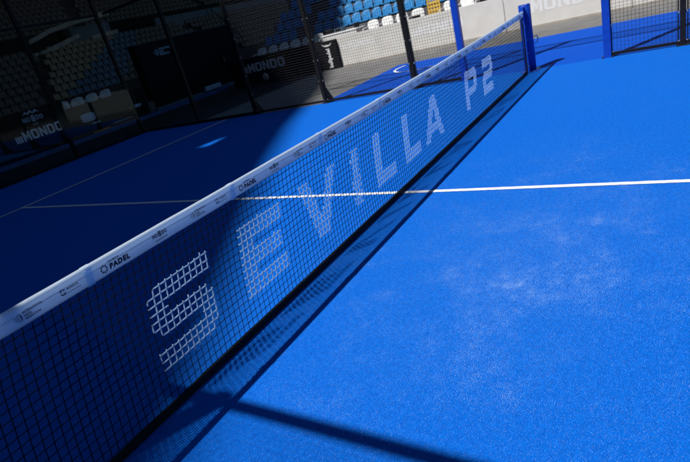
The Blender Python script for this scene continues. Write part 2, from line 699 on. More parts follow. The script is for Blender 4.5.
def run_cord(samples):
    """samples: list of (x,z); split into black and white runs"""
    run, cur = [], None
    for i in range(len(samples) - 1):
        (xa, za), (xb, zb) = samples[i], samples[i + 1]
        jx = 0.006 * noise.noise(Vector((xa * 31, za * 31, 1.7)))
        jz = 0.010 * noise.noise(Vector((xa * 29, za * 3, 6.1)))
        k = letter_at((xa + xb) / 2 + jx, (za + zb) / 2 + jz)
        if k != cur:
            if len(run) > 1:
                emit(run, cur)
            run = [samples[i]]
            cur = k
        run.append(samples[i + 1])
    if len(run) > 1:
        emit(run, cur)


def emit(run, k):
    pts = [net_pt(x, z) for x, z in run]
    if k < 0:
        if len(pts) > 3:
            step = SUB if len(pts) > 2 * SUB else 2
            pts = pts[:-1:step] + [pts[-1]]
        black.tube(pts, 0.0022, 4, cap=False)
    else:
        let[k].tube(pts, 0.0034, 5, cap=True)


nx_ = int(2 * NET_END / CELL) + 8
for i in range(nx_ + 1):
    x = -NET_END - 0.16 + i * CELL
    if abs(x) > NET_END + 0.08:
        continue
    run_cord([(x, Z0 + (Z1 - Z0) * j / (nz_ * SUB)) for j in range(nz_ * SUB + 1)])
for j in range(nz_ + 1):
    z = Z0 + j * CELL
    n = int(2 * NET_END / CELL * SUB)
    run_cord([(-NET_END + 2 * NET_END * i / n, z) for i in range(n + 1)])
for i in range(nx_ + 1):
    x = -NET_END - 0.16 + i * CELL
    if abs(x) > NET_END - 0.05 or x > 2.0:
        continue
    for j in range(nz_ + 1):
        z = Z0 + j * CELL
        k = letter_at(x, z)
        c = net_pt(x, z)
        r = 0.0040 if k < 0 else 0.0056
        mb = black if k < 0 else let[k]
        n = len(mb.v)
        mb.v += [tuple(c + Vector(d) * r) for d in ((1, 0, 0), (0, 1, 0), (-1, 0, 0), (0, -1, 0), (0, 0, 1), (0, 0, -1))]
        for q in ((0, 1, 4), (1, 2, 4), (2, 3, 4), (3, 0, 4), (1, 0, 5), (2, 1, 5), (3, 2, 5), (0, 3, 5)):
            mb.f.append(tuple(n + t for t in q))
tag(black.build('net_mesh', M_cord, net), kind='stuff')
names = ['letter S', 'letter E', 'letter V', 'letter I', 'first letter L', 'second letter L', 'letter A', 'letter P', 'digit 2']
for k, mb in enumerate(let):
    tag(mb.build('woven_letter', M_wcord, net, smooth=True), 'white woven %s in the net' % names[k])

# bottom band
b = MB()
n = 120
P = []
for i in range(n + 1):
    x = -NET_END + 2 * NET_END * i / n
    dz = 0.004 * noise.noise(Vector((x * 2, 5, 0)))
    P.append((x, dz))
for i in range(n):
    (xa, da), (xb, db) = P[i], P[i + 1]
    for s, y in ((1, -0.006), (-1, 0.006)):
        q = [(xa, y, 0.006), (xb, y, 0.006), (xb, y, 0.046 + db), (xa, y, 0.046 + da)]
        b.quad(*(q if s > 0 else q[::-1]))
    b.quad((xa, -0.006, 0.046 + da), (xb, -0.006, 0.046 + db), (xb, 0.006, 0.046 + db), (xa, 0.006, 0.046 + da))
b.build('bottom_band', M_band, net)
for s in (-1, 1):
    e = MB()
    e.box(s * NET_END - 0.02, s * NET_END + 0.02, -0.006, 0.006, 0.03, 0.84)
    e.build('end_band', M_band, net)

# top tape: folded cloth with a round hem over the cable
TAPE_H = 0.082
prof = [(-.0075, -TAPE_H), (-.0085, -.055), (-.0095, -.030), (-.0135, -.020), (-.0160, -.011), (-.0125, -.003), (-.0055, 0.0008), (.0055, 0.0008), (.0125, -.003), (.0160, -.011), (.0135, -.020), (.0095, -.030), (.0085, -.055), (.0075, -TAPE_H)]


def tape_pt(x, y, dz, proud=0.0):
    wv = 0.0022 * noise.noise(Vector((x * 5.0, dz * 14, 2.0))) + 0.0012 * noise.noise(Vector((x * 21, dz * 30, 7.0)))
    wv *= min(1.0, -dz / 0.03) if dz < 0 else 0
    zz = top_z(x) + dz + 0.0015 * noise.noise(Vector((x * 7, dz * 10, 5))) * (1 if dz < -.02 else .4)
    return (x, y * (1 + proud) + wv + (-proud * .0 if y < 0 else 0), zz)


b = MB()
n = 480
TE = NET_END + 0.10
kp = len(prof)
for i in range(n + 1):
    x = -TE + 2 * TE * i / n
    for (y, dz) in prof:
        b.v.append(tape_pt(x, y, dz))
for i in range(n):
    for j in range(kp):
        j2 = (j + 1) % kp
        b.f.append((i * kp + j, (i + 1) * kp + j, (i + 1) * kp + j2, i * kp + j2))
tape = b.build('top_tape', M_tape, net, smooth=True)


def seam(x, wd):
    s = MB()
    for i in range(5):
        xx = x + wd * (i / 4 - .5)
        for (y, dz) in prof:
            a = tape_pt(xx, y, dz)
            s.v.append((a[0] + 0.10 * (dz + .04), a[1] + math.copysign(0.0022, y), a[2] + (0.0015 if dz > -.012 else (-0.003 if dz < -.07 else 0))))
    for i in range(4):
        for j in range(kp):
            j2 = (j + 1) % kp
            s.f.append((i * kp + j, (i + 1) * kp + j, (i + 1) * kp + j2, i * kp + j2))
    s.build('tape_seam', M_tape, tape, smooth=True)


stt = MB()
for dz in (-.034, -.080):
    i = 0
    while True:
        x = -4.6 + i * .011
        i += 1
        if x > 2.5:
            break
        a = tape_pt(x, -0.0085, dz)
        stt.box(x, x + .007, a[1] - .0030, a[1] + .001, a[2] - .0009, a[2] + .0009)
tag(stt.build('stitching', mat('grey_thread', (0.45, 0.47, 0.52), 0.8, 0.2, 60), tape), kind='stuff')
PER = 0.915
for k in range(-2, 9):
    xs = -2.835 + PER * k
    if abs(xs) < NET_END - 0.1:
        seam(xs, 0.035)

def on_tape(x0, zc, h):
    def fn(x, y):
        xx = x0 + x
        dz = zc - h / 2 + y
        a = tape_pt(xx, -0.0085, dz)
        return (xx, min(a[1], -0.0085) - 0.0022, a[2])
    return fn


lay = [(0.00, art_federation, 0.042, 'dark federation emblem printed on the tape'), (0.185, art_region, 0.032, 'dark regional emblem printed on the tape'),
       (0.375, art_premier, 0.048, 'dark tour name printed on the tape'), (0.67, art_city, 0.052, 'dark city emblem printed on the tape')]
for k in range(-2, 9):
    for (dx, fn, h, lb) in lay:
        x0 = -3.16 + PER * k + dx
        if -4.7 < x0 < 4.55:
            fn(h).on('tape_print', M_print, on_tape(x0, -0.046, h), tape)

# ------------------------------------------------------------------ net posts
def net_post(s, label):
    t = empty('net_post', (s * 5.0, 0, 0), label, 'post', 'blue net posts')
    b = MB()
    b.lathe(s * 5.0, 0, [(.0, .01), (.088, .01), (.088, 1.0), (.084, 1.004), (.078, 1.0), (.078, .92), (0, .92)], 28)
    b.build('post_tube', M_blue, t, True)
    b = MB()
    x0, x1 = sorted((s * 4.845, s * 4.925))
    b.rbox(x0, x1, -.018, .018, .01, .985, .006)
    b.build('flange', M_blue, t)
    b = MB()
    b.rbox(s * 5 - .15, s * 5 + .15, -.13, .13, .003, .012, .004)
    b.build('base_plate', M_blue, t)
    for z in (.10, .30, .50, .70):
        h = MB()
        h.tube([(s * 4.785, -.012, z), (s * 4.82, -.03, z + .004), (s * 4.86, -.028, z)], .006, 6)
        h.build('lacing_hook', M_steel, t)
    c = MB()
    c.tube([(s * 5.03 + .05, -.08, .50), (s * 5.03 + .075, -.12, .51), (s * 5.03 + .085, -.13, .45), (s * 5.03 + .06, -.12, .40), (s * 5.03 + .02, -.09, .41)], .009, 6)
    c.build('tension_hook', M_steel, t)
    return t


net_post(1, 'round blue net post in the open gateway between the two tall blue posts')
net_post(-1, 'round blue net post at the near end of the net')

# ------------------------------------------------------------------ side fences
PITCH = 0.05
WR = 0.0021


def mesh_panel(x, y0, y1, z0, z1, parent):
    b = MB()
    n = int((y1 - y0) / PITCH)
    for i in range(n + 1):
        y = y0 + (y1 - y0) * (i + .5) / (n + 1)
        b.tube([(x, y, z0), (x, y, z1)], WR, 4, cap=False)
    n = int((z1 - z0) / PITCH)
    for i in range(n + 1):
        z = z0 + (z1 - z0) * (i + .5) / (n + 1)
        b.tube([(x + .004, y0, z), (x + .004, y1, z)], WR, 4, cap=False)
    o = b.build('wire_panel', M_wire, parent)
    tag(o, kind='stuff')


def mesh_panel_x(y, x0, x1, z0, z1, parent):
    b = MB()
    n = int((x1 - x0) / PITCH)
    for i in range(n + 1):
        x = x0 + (x1 - x0) * (i + .5) / (n + 1)
        b.tube([(x, y, z0), (x, y, z1)], WR, 4, cap=False)
    n = int((z1 - z0) / PITCH)
    for i in range(n + 1):
        z = z0 + (z1 - z0) * (i + .5) / (n + 1)
        b.tube([(x0, y + .004, z), (x1, y + .004, z)], WR, 4, cap=False)
    tag(b.build('wire_panel', M_wire, parent), kind='stuff')


FZ1, FZ2 = 2.95, 3.98


def side_fence(s, d, label):
    """s: side of the court (+1 right of net), d: +1 beyond the net, -1 before it"""
    X = s * 5.06
    t = empty('mesh_fence', (X, d * 3.5, 0), label, 'fence', 'black mesh fences along the court sides')
    ys = [1.11, 2.05, 4.08, 6.04]
    for i, y in enumerate(ys):
        b = MB()
        hw = 0.052 if i == 0 else 0.036
        b.rbox(X - hw, X + hw, d * y - hw, d * y + hw, 0.0, FZ2 + .04, .006)
        po = b.build('gate_post' if i == 0 else 'post', M_blue if i == 0 else M_black, t)
        # foot on the outer side
        f = MB()
        o_ = s * hw
        if i:
            f.poly([(X + o_, d * y - .012, .38), (X + o_, d * y - .012, .01), (X + o_ + s * .22, d * y - .012, .01), (X + o_ + s * .22, d * y - .012, .05)])
            f.poly([(X + o_, d * y + .012, .38), (X + o_, d * y + .012, .01), (X + o_ + s * .22, d * y + .012, .01), (X + o_ + s * .22, d * y + .012, .05)][::-1])
            f.quad((X + o_, d * y - .012, .38), (X + o_ + s * .22, d * y - .012, .05), (X + o_ + s * .22, d * y + .012, .05), (X + o_, d * y + .012, .38))
        f.rbox(X - .09 + s * .04, X + .09 + s * .10, d * y - .08, d * y + .08, .001, .014, .004)
        f.build('foot_plate', M_black, po)
        bl = MB()
        bl.lathe(X + s * .14, d * y + .05, [(0, .014), (.014, .014), (.014, .032), (0, .034)], 8)
        bl.build('bolt', M_steel, po)
        # clips that hold the wire
        for z in (.06, .45, .85, 1.25, 1.65, 2.05, 2.45):
            for side in ((1,) if i == 0 else (1, -1)):
                if i == 3 and side == 1:
                    continue
                c = MB()
                yy = d * (y + side * (hw + .012))
                c.rbox(X - .018, X + .018, yy - .012, yy + .012, z - .014, z + .014, .003)
                c.build('clip', M_steel, po)
    for i in range(3):
        ya, yb = sorted((d * ys[i], d * ys[i + 1]))
        hA = 0.055
        mesh_panel(X, ya + hA, yb - hA, .07, FZ1, t)
        mesh_panel(X, ya + hA, yb - hA, FZ1, FZ2, t)
        # upright edge bars of each bay
        for yy in (ya + hA, yb - hA):
            e = MB()
            e.bar((X, yy, .03), (X, yy, FZ1), .018)
            e.build('edge_bar', M_black, t)
    ya, yb = sorted((d * (1.11 + .052), d * 6.0))
    for z, hh in ((.045, .04), (FZ1, .05), (FZ2, .075)):
        b = MB()
        b.box(X - .025 + .002, X + .025 - .002, ya, yb, z - hh / 2, z + hh / 2)
        b.build('rail', M_black, t)
    if d > 0:
        for z in (FZ1, FZ2):
            b = MB()
            b.box(X - .025, X + .025, -1.06, 1.06, z - .025, z + .025)
            b.build('header_rail', M_black, t)
        mesh_panel(X, -1.06, 1.06, FZ1, FZ2, t)
    return t


side_fence(1, 1, 'black wire mesh fence beyond the net, ending in a tall blue gate post')
side_fence(1, -1, 'black wire mesh fence right of the gateway, starting at a tall blue post')
side_fence(-1, 1, 'black wire mesh fence on the near side of the court beyond the net')
side_fence(-1, -1, 'black wire mesh fence on the near side of the court behind the camera')


# ------------------------------------------------------------------ glass walls
def glass_wall(kind, s, label):
    if kind == 'back':
        t = empty('glass_wall', (0, s * 10.06, 0), label, 'glass wall', 'glass walls round the court ends')
        xs = [-5.0, -3.0, -1.0, 1.0, 3.0, 5.0]
        for i, x in enumerate(xs):
            b = MB()
            b.rbox(x - .04, x + .04, s * 10.12 - .04, s * 10.12 + .04, 0, FZ2 + .02, .006)
            b.build('post', M_black, t)
        for i in range(5):
            g = MB()
            g.box(xs[i] + .006, xs[i + 1] - .006, s * 10.06 - .006, s * 10.06 + .006, .03, 3.0)
            g.build('glass_pane', M_glass, t)
            mesh_panel_x(s * 10.10, xs[i] + .05, xs[i + 1] - .05, 3.03, FZ2, t)
        for z in (3.02, FZ2):
            b = MB()
            b.box(-5.0, 5.0, s * 10.12 - .023, s * 10.12 + .023, z - .025, z + .025)
            b.build('rail', M_black, t)
        b = MB()
        b.box(-5.1, 5.1, s * 10.11 - .03, s * 10.11 + .05, -.005, .07)
        b.build('base_beam', M_black, t)
    return t


def glass_return(sx, sy, label):
    X = sx * 5.06
    t = empty('glass_wall', (X, sy * 8.0, 0), label, 'glass wall', 'glass walls round the court ends')
    for a, c in ((6.09, 8.0), (8.0, 9.99)):
        g = MB()
        y0, y1 = sorted((sy * (a + .006), sy * (c - .006)))
        g.box(X - .006, X + .006, y0, y1, .03, 3.0)
        g.build('glass_pane', M_glass, t)
        mesh_panel(X + sx * .05, y0 + .04, y1 - .04, 3.03, FZ2, t)
    b = MB()
    b.rbox(X + sx * .06 - .04, X + sx * .06 + .04, sy * 8.0 - .04, sy * 8.0 + .04, 0, FZ2 + .02, .006)
    b.build('post', M_black, t)
    y0, y1 = sorted((sy * 6.09, sy * 10.0))
    for z in (3.02, FZ2 - .003):
        b = MB()
        b.box(X + sx * .06 - .022, X + sx * .06 + .022, y0, y1, z - .025, z + .025)
        b.build('rail', M_black, t)
    b = MB()
    b.box(X + sx * .05 - .03, X + sx * .05 + .03, y0, y1, -.005, .06)
    b.build('base_beam', M_black, t)


glass_wall('back', 1, 'dark glass wall with black posts across the far end of the blue court')
glass_return(1, 1, 'glass side wall in the far corner, between the end wall and the mesh fence')
glass_return(-1, 1, 'glass side wall at the far end on the near side of the court')

# ------------------------------------------------------------------ boards beyond the fence (line x = 11.2)
def face_x(X, y0, z0):
    """artwork on a face that looks towards -x: reading direction runs to -y"""
    return lambda u, v: (X, y0 - u, z0 + v)


def face_y(Y, x0, z0):
    """artwork on a face that looks towards -y: reading direction runs to +x"""
    return lambda u, v: (x0 + u, Y, z0 + v)


BX = 11.2
BG = 'advertising boards round the court'


def board_x(y0, y1, z1, m, label, word=None, wy=0, wz=.42, wh=.26, ww=1.15, tm=None, mark=True, thick=.06):
    t = empty('advertising_board', (BX, (y0 + y1) / 2, 0), label, 'board', BG)
    b = MB()
    b.rbox(BX, BX + thick, y0 + .008, y1 - .008, .02, z1, .006)
    b.build('panel', m, t)
    f = MB()
    f.box(BX - .012, BX + thick + .01, y0 + .01, y1 - .01, -.01, .05)
    f.build('bottom_rail', M_black if m is M_bblack else M_pale, t)
    if word:
        a = Art()
        if mark:
            a.rect(0, .05, 0, wh * .78); a.rect(.07, .12, 0, wh * .78); a.rect(.14, .19, 0, wh * .78)
        a.block_word(word, .24 if mark else 0, 0, wh, ww)
        a.on('lettering', tm, face_x(BX - .003, wy, wz), t)
    return t


board_x(2.0, 4.98, .93, M_board, 'beige board with faint white lettering behind the tall blue post left of the net post', 'MONDO', 4.75, .42, .27, 1.35, M_btext)
board_x(-1.0, 2.0, .93, M_board, 'beige board with big faint white lettering straight behind the net post', 'MONDO', 1.55, .36, .34, 1.6, M_btext)
board_x(-4.0, -1.0, .93, M_board, 'beige board at the far right, seen over the right-hand mesh fence', 'MONDO', -1.6, .36, .34, 1.6, M_btext)
board_x(4.98, 7.36, .93, M_board, 'beige board next to the black banner with white upright lettering', 'MONDO', 7.22, .50, .22, .95, M_btext)
board_x(8.02, 9.1, .93, M_bblack, 'short black board in shade left of the black banner with upright lettering')
board_x(9.1, 12.3, .96, M_bblack, 'black board in shade with white lettering, seen through the mesh fence', 'MONDO', 11.62, .45, .30, 1.72, M_wtext)
# black banner with upright lettering
t = empty('upright_banner', (BX - .1, 7.7, 0), 'black banner with white upright lettering at the end of the beige boards', 'banner')
b = MB()
b.rbox(BX - .10, BX + .04, 7.37, 8.01, .01, .90, .01)
b.build('panel', M_bblack, t)
a = Art()
a.word('bullpadel', 0, 0, .20, .60, bold=.05, rot=1)
a.on('lettering', M_wtext, lambda u, v: (BX - .103, 7.60 - u, .06 + v), t)
a = Art()
a.poly([(0, .09), (.10, .05), (.20, .055), (.30, .05), (.40, .09), (.33, .02), (.24, .0), (.16, .0), (.07, .02)])
a.on('emblem', M_wtext, face_x(BX - .103, 7.92, .73), t)
b = MB()
b.rbox(BX - .03, BX + .0, 8.22, 8.40, .50, .68, .01)
o = b.build('square_badge', mat('violet_print', (.22, .18, .42), .5, .1, 6))
tag(o, 'small violet square badge on the short black board', 'badge')

# ------------------------------------------------------------------ row of white chairs and a table on a low platform
def plat(name, x0, x1, y0, y1, z, label):
    b = MB()
    b.box(x0, x1, y0, y1, -.015, z)
    return tag(b.build(name, M_step2), label, 'platform')


plat('chair_platform', 12.1, 14.6, -6, 13.0, .28, 'low grey platform under the white chairs behind the beige boards')
plat('chair_platform', 3.0, 11.0, 14.35, 16.4, .40, 'low grey platform behind the black end boards in shade')


def chair_parts():
    out = []
    b = MB()       # seat, faces -x
    b.rbox(-.22, .20, -.22, .22, .42, .45, .02)
    out.append(('seat', b.mesh('seat', M_white)))
    b = MB()       # bowed back with round top corners
    n = 9
    for sgn in (0, 1):
        pass
    ring_f, ring_b = [], []
    pts = [(-.21, .44), (.21, .44), (.225, .70), (.20, .79), (.14, .83), (0, .845), (-.14, .83), (-.20, .79), (-.225, .70)]
    for (y, z) in pts:
        bow = .05 * (y / .22) ** 2
        lean = (z - .44) * .22
        ring_f.append((.18 + lean - bow, y, z))
        ring_b.append((.205 + lean - bow, y, z))
    m = len(pts)
    b.v = ring_f + ring_b
    b.f = [tuple(range(m - 1, -1, -1)), tuple(range(m, 2 * m))] + [(i, (i + 1) % m, m + (i + 1) % m, m + i) for i in range(m)]
    out.append(('backrest', b.mesh('backrest', M_white)))
    for sx in (-.18, .17):
        for sy in (-.18, .18):
            b = MB()
            b.bar((sx * 1.1, sy * 1.1, 0), (sx, sy, .42), .035, .035)
            out.append(('leg', b.mesh('leg', M_white)))
    for sy in (-1, 1):
        b = MB()
        b.tube([(.24, sy * .21, .66), (.05, sy * .235, .66), (-.16, sy * .23, .64), (-.20, sy * .22, .43)], .017, 5)
        out.append(('armrest', b.mesh('armrest', M_white, True)))
    return out


CP = chair_parts()


def chair(loc, rz, label, group):
    t = empty('plastic_chair', loc, label, 'chair', group)
    t.rotation_euler = (0, 0, rz)
    for n_, me in CP:
        link_mesh(n_, me, t)
    return t


ordn = ['first', 'second', 'third', 'fourth', 'fifth', 'sixth', 'seventh', 'eighth', 'ninth', 'tenth']
G1 = 'white plastic chairs behind the beige boards'
ys = [7.02, 6.46, 5.90]
for i, y in enumerate(ys):
    chair((13.0, y, .28), random.uniform(-.06, .06), 'white plastic chair in the sun, %s from the white table' % ordn[i], G1)
chair((13.0, 5.30, .28), .05, 'white plastic chair in the sun with a small black camera bag on it', G1)
chair((13.0, 4.2, .28), -.04, 'white plastic chair just right of the yellow slatted chair', G1)
chair((13.0, 3.62, .28), .03, 'white plastic chair directly behind the tall blue post left of the net', G1)
chair((13.0, 3.02, .28), .0, 'white plastic chair carrying a black box, right of the tall blue post', G1)
for i in range(4):
    chair((13.0, 2.42 - .58 * i, .28), random.uniform(-.05, .05), 'white plastic chair above the beige boards, %s to the right of the black box' % ordn[i], G1)
for i in range(6):
    chair((13.0, 9.35 + .57 * i, .28), random.uniform(-.08, .08), 'shaded white plastic chair behind the black lettered board, %s from the white table' % ordn[i], 'shaded white chairs')
for i in range(5):
    chair((5.35 + .54 * i, 15.0, .40), -math.pi / 2 + random.uniform(-.08, .08), 'cream chair in deep shade behind the far end boards, %s from the left' % ordn[i], 'shaded chairs at the far end')

t = empty('folding_table', (13.0, 8.1, .28), 'white folding table behind the black banner at the end of the chair row', 'table')
b = MB(); b.rbox(12.65, 13.35, 7.38, 8.9, .98, 1.02, .01); b.build('table_top', M_white, t)
for (x, y) in ((12.72, 7.5), (13.28, 7.5), (12.72, 8.78), (13.28, 8.78)):
    b = MB(); b.bar((x, y, .28), (x, y, .98), .03); b.build('leg', M_steel, t)
b = MB(); b.rbox(12.67, 12.69, 7.42, 8.86, .62, .975, .004); b.build('front_panel', M_white, t)


def gadget(name, x, y, z, dx, dy, dz, m, m2, label, cat):
    t = empty(name, (x, y, z), label, cat)
    b = MB(); b.rbox(x - dx, x + dx, y - dy, y + dy, z + .001, z + dz, .012); b.build('body', m, t)
    c = MB(); c.rbox(x - dx - .006, x - dx - .001, y - dy * .8, y + dy * .8, z + dz * .18, z + dz * .86, .001); c.build('front', m2, t)
    return t


gadget('monitor', 13.0, 7.55, 1.02, .03, .10, .17, M_black, M_bblack, 'small black monitor standing on the white table', 'monitor')
gadget('equipment_case', 13.0, 8.25, 1.02, .14, .16, .13, M_parapet, M_black, 'grey blue case on the white table', 'case')
gadget('equipment_case', 13.05, 8.72, 1.02, .12, .13, .16, M_black, M_bblack, 'black case at the left end of the white table', 'case')
gadget('camera_bag', 13.0, 5.28, .731, .10, .13, .20, M_black, M_bblack, 'black bag on a white chair behind the mesh fence', 'bag')
gadget('equipment_box', 13.0, 3.02, .731, .10, .13, .20, M_black, M_bblack, 'black box on a white chair right of the tall blue post', 'box')
# yellow slatted chair
t = empty('slatted_chair', (12.95, 4.72, .28), 'yellow slatted chair standing among the white chairs', 'chair')
b = MB(); b.rbox(12.73, 13.15, 4.5, 4.94, .70, .73, .01); b.build('seat', M_yellow, t)
for y in (4.52, 4.92):
    b = MB(); b.bar((13.14, y, .28), (13.20, y, 1.32), .035); b.build('leg', M_yellow, t)
    b = MB(); b.bar((12.75, y, .28), (12.75, y, .70), .035); b.build('leg', M_yellow, t)
for k in range(5):
    b = MB(); z = .80 + .115 * k; b.rbox(13.16 + .01 * k, 13.18 + .01 * k, 4.53, 4.91, z, z + .075, .004); b.build('slat', M_yellow, t)
for k in range(3):
    b = MB(); y = 4.60 + .11 * k; b.rbox(13.186, 13.20, y, y + .03, .76, 1.32, .004); b.build('spindle', M_yellow, t)

# ------------------------------------------------------------------ boards and cabin behind the far end (line y = 13.8)
BY = 13.8


def board_y(x0, x1, z1, label):
    t = empty('advertising_board', ((x0 + x1) / 2, BY, 0), label, 'board', BG)
    b = MB(); b.rbox(x0 + .01, x1 - .01, BY, BY + .06, .02, z1, .006); b.build('panel', M_bblack, t)
    return t


board_y(1.2, 3.42, 1.15, 'plain black board left of the lettered black board at the far end')
t = board_y(3.42, 5.35, 1.32, 'tall black board with white lettering below a pale emblem, at the far end')
a = Art()
a.rect(0, .05, 0, .18); a.rect(.07, .12, 0, .18); a.rect(.14, .19, 0, .18)
a.block_word('MONDO', .23, 0, .27, 1.22)
a.on('lettering', M_wtext, face_y(BY - .003, 3.58, .50), t)
a = Art()
a.word('NO', 0, 0, .14, .22, bold=.04); a.word('8', .25, -.03, .2, .12, bold=.03); a.word('DO', .40, 0, .14, .22, bold=.04)
a.poly([(.06, .20), (.16, .30), (.22, .24), (.30, .32), (.38, .24), (.46, .31), (.56, .20), (.46, .24), (.38, .2), (.3, .25), (.22, .2), (.15, .24)])
a.rect(.22, .40, -.10, -.08)
a.on('emblem', M_screen, face_y(BY - .003, 4.0, .98), t)
t = board_y(5.35, 8.3, 1.02, 'black board carrying a pale rounded sheet, right of the lettered board at the far end')
b = MB()
pts = []
for i in range(20):
    t_ = 2 * math.pi * i / 20
    c_, s_ = math.cos(t_), math.sin(t_)
    pts.append((5.95 + .25 * math.copysign(abs(c_) ** .45, c_), BY - .006, .60 + .13 * math.copysign(abs(s_) ** .45, s_)))
b.poly(pts); b.poly([(p[0], p[1] + .004, p[2]) for p in pts][::-1])
b.build('pale_sheet', M_screen, t)
b = MB(); b.rbox(6.0, 6.3, BY - .01, BY - .004, .36, .40, .002); b.build('strip', M_screen, t)
b = MB(); b.rbox(7.55, 8.0, BY - .012, BY - .004, .42, .52, .002); b.build('small_sign', M_screen, t)
b = MB(); b.rbox(6.7, 7.5, BY - .012, BY - .004, .17, .19, .002); b.build('strip', M_screen, t)
b = MB(); b.box(5.9, 6.5, BY - .06, BY - .004, .04, .12); b.build('orange_marker', M_orange, t)
# low blue kerb in front
t = MB()
for i in range(24):
    x0, x1 = .5 + 12.3 * i / 24, .5 + 12.3 * (i + 1) / 24
    def ky(x):
        return 13.30 + (0 if x < 11 else .25 * (x - 11) ** 2)
    ya, yb = ky(x0), ky(x1)
    t.quad((x0, ya, .10), (x1, yb, .10), (x1, yb + .22, .10), (x0, ya + .22, .10))
    t.quad((x0, ya, -.01), (x1, yb, -.01), (x1, yb, .10), (x0, ya, .10))
tag(t.build('low_kerb', M_skirt), 'low dim blue kerb in front of the black boards at the far end', 'kerb')
# black cabin with the crescent emblem
t = empty('panel_wall', (11.2, 14.5, 0), 'large black panel wall with a small white crescent emblem beyond the far corner', 'panel wall')
b = MB(); b.rbox(9.0, 14.2, 14.3, 14.7, .12, 2.33, .02); b.build('wall', M_bblack, t)
b = MB(); b.rbox(8.95, 14.25, 14.27, 14.75, 2.33, 2.38, .01); b.build('roof', M_black, t)
b = MB(); b.rbox(13.0, 13.9, 14.262, 14.298, .14, 1.9, .008); d_ = b.build('door', M_bblack, t)
b = MB(); b.tube([(13.1, 14.26, 1.0), (13.1, 14.22, 1.02), (13.1, 14.22, 1.16), (13.1, 14.26, 1.18)], .012, 6); b.build('handle', M_steel, d_)
b = MB(); b.rbox(8.9, 14.3, 14.2, 14.8, -.01, .12, .01); b.build('plinth', M_parapet, t)
art_federation(.30).on('emblem', M_screen, face_y(14.296, 9.75, 1.82), t)
b = MB(); b.rbox(11.4, 12.3, 14.05, 14.16, .11, .28, .02)
tag(b.build('pale_crate', M_screen), 'pale blue crate on the ground in front of the large black panel wall', 'crate')
# round lamp head on a stand
t = empty('round_lamp', (9.4, 9.15, 0), 'small round pale lamp on a thin stand before the black lettered board', 'lamp')
b = MB(); b.bar((9.4, 9.15, .06), (9.4, 9.15, .32), .03)
for k in range(3):
    an = 2.1 * k
    b.bar((9.4, 9.15, .12), (9.4 + .22 * math.cos(an), 9.15 + .22 * math.sin(an), 0), .02)
b.build('stand', M_black, t)
b = MB()
for (dx, r_) in ((0, .001), (0, .10), (.03, .12), (.08, .08), (.10, .001)):
    for j in range(16):
        q = 2 * math.pi * j / 16
        b.v.append((9.36 + dx, 9.15 + r_ * math.cos(q), .36 + r_ * math.sin(q)))
for i in range(4):
    for j in range(16):
        b.f.append((i * 16 + j, i * 16 + (j + 1) % 16, (i + 1) * 16 + (j + 1) % 16, (i + 1) * 16 + j))
b.build('lamp_head', M_pale, t, True)

# ------------------------------------------------------------------ grandstands
def seat_mesh(m, name):
    """tip-up stadium shell facing -y, origin at the middle of its foot"""
    b = MB()
    pts = [(-.20, .10), (.20, .10), (.215, .30), (.17, .42), (.08, .455), (-.08, .455), (-.17, .42), (-.215, .30)]
    f, k = [], []
    for (x, z) in pts:
        bow = .05 * (1 - (x / .22) ** 2)
        f.append((x, .12 + bow + (z - .1) * .15, z))
        k.append((x, .155 + bow + (z - .1) * .15, z))
    n = len(pts)
    b.v = f + k
    b.f = [tuple(range(n)), tuple(range(2 * n - 1, n - 1, -1))] + [((i + 1) % n, i, n + i, n + (i + 1) % n) for i in range(n)]
    # pan
    b.box(-.20, .20, -.20, .15, .07, .11)
    b.box(-.05, .05, -.05, .12, -.002, .07)
    return b.mesh(name, m)


SM = {k: seat_mesh(m, 'stadium_seat') for k, m in (('blue', M_seat_blue), ('taupe', M_seat_taupe), ('tan', M_seat_sunlit_tan), ('steel', M_seat_steel))}
spots = []      # (x, y, z, rz, mesh key)

# side stand, rows along y, seats face -x
st = empty('grandstand', (20, 9, 0), 'side grandstand of grey steps behind the white chairs', 'grandstand')
X0, ZB = 15.55, 1.02
for i in range(9):
    b = MB()
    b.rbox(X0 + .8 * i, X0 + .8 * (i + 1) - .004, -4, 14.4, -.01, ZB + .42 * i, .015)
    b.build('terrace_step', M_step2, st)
    for j in range(60):
        y = -3.2 + .48 * j + (.24 if i % 2 else 0)
        if y > 14.1 or 11.6 < y < 12.4:
            continue
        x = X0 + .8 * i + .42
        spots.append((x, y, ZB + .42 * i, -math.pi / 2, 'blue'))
b = MB(); b.rbox(X0 + 7.2, X0 + 7.4, -4, 14.4, 0, 6.0, .02); b.build('back_wall', M_step, st)

# far stand, rows along x, seats face -y
fs = empty('grandstand', (24, 34, 0), 'far grandstand in deep shade with rows of grey brown seats', 'grandstand')
Y0, ZF = 27.4, 1.05
for i in range(8):
    b = MB()
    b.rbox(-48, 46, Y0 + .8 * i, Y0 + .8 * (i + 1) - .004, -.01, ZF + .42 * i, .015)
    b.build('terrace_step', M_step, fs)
    for j in range(74):
        x = 8.0 + .49 * j + (.245 if i % 2 else 0)
        if abs(x - (12.9 + .55 * i)) < .35 or abs(x - 29.5) < .5:
            continue
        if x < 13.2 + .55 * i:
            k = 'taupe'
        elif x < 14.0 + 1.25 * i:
            k = 'tan'  # block of seats painted as the sunlit patch
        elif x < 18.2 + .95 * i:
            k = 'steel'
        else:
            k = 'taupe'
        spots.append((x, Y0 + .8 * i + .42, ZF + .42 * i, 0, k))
ZW = ZF + .42 * 7
YW = Y0 + 6.4
b = MB(); b.rbox(-48, 46, YW, YW + 2.2, -.01, ZW + .10, .01); b.build('walkway', M_step, fs)
b = MB(); b.rbox(-48, 46, YW + 2.2, YW + 2.4, 0, ZW + 1.55, .01); b.build('walkway_wall', M_bblack, fs)
ZU = ZW + 1.5
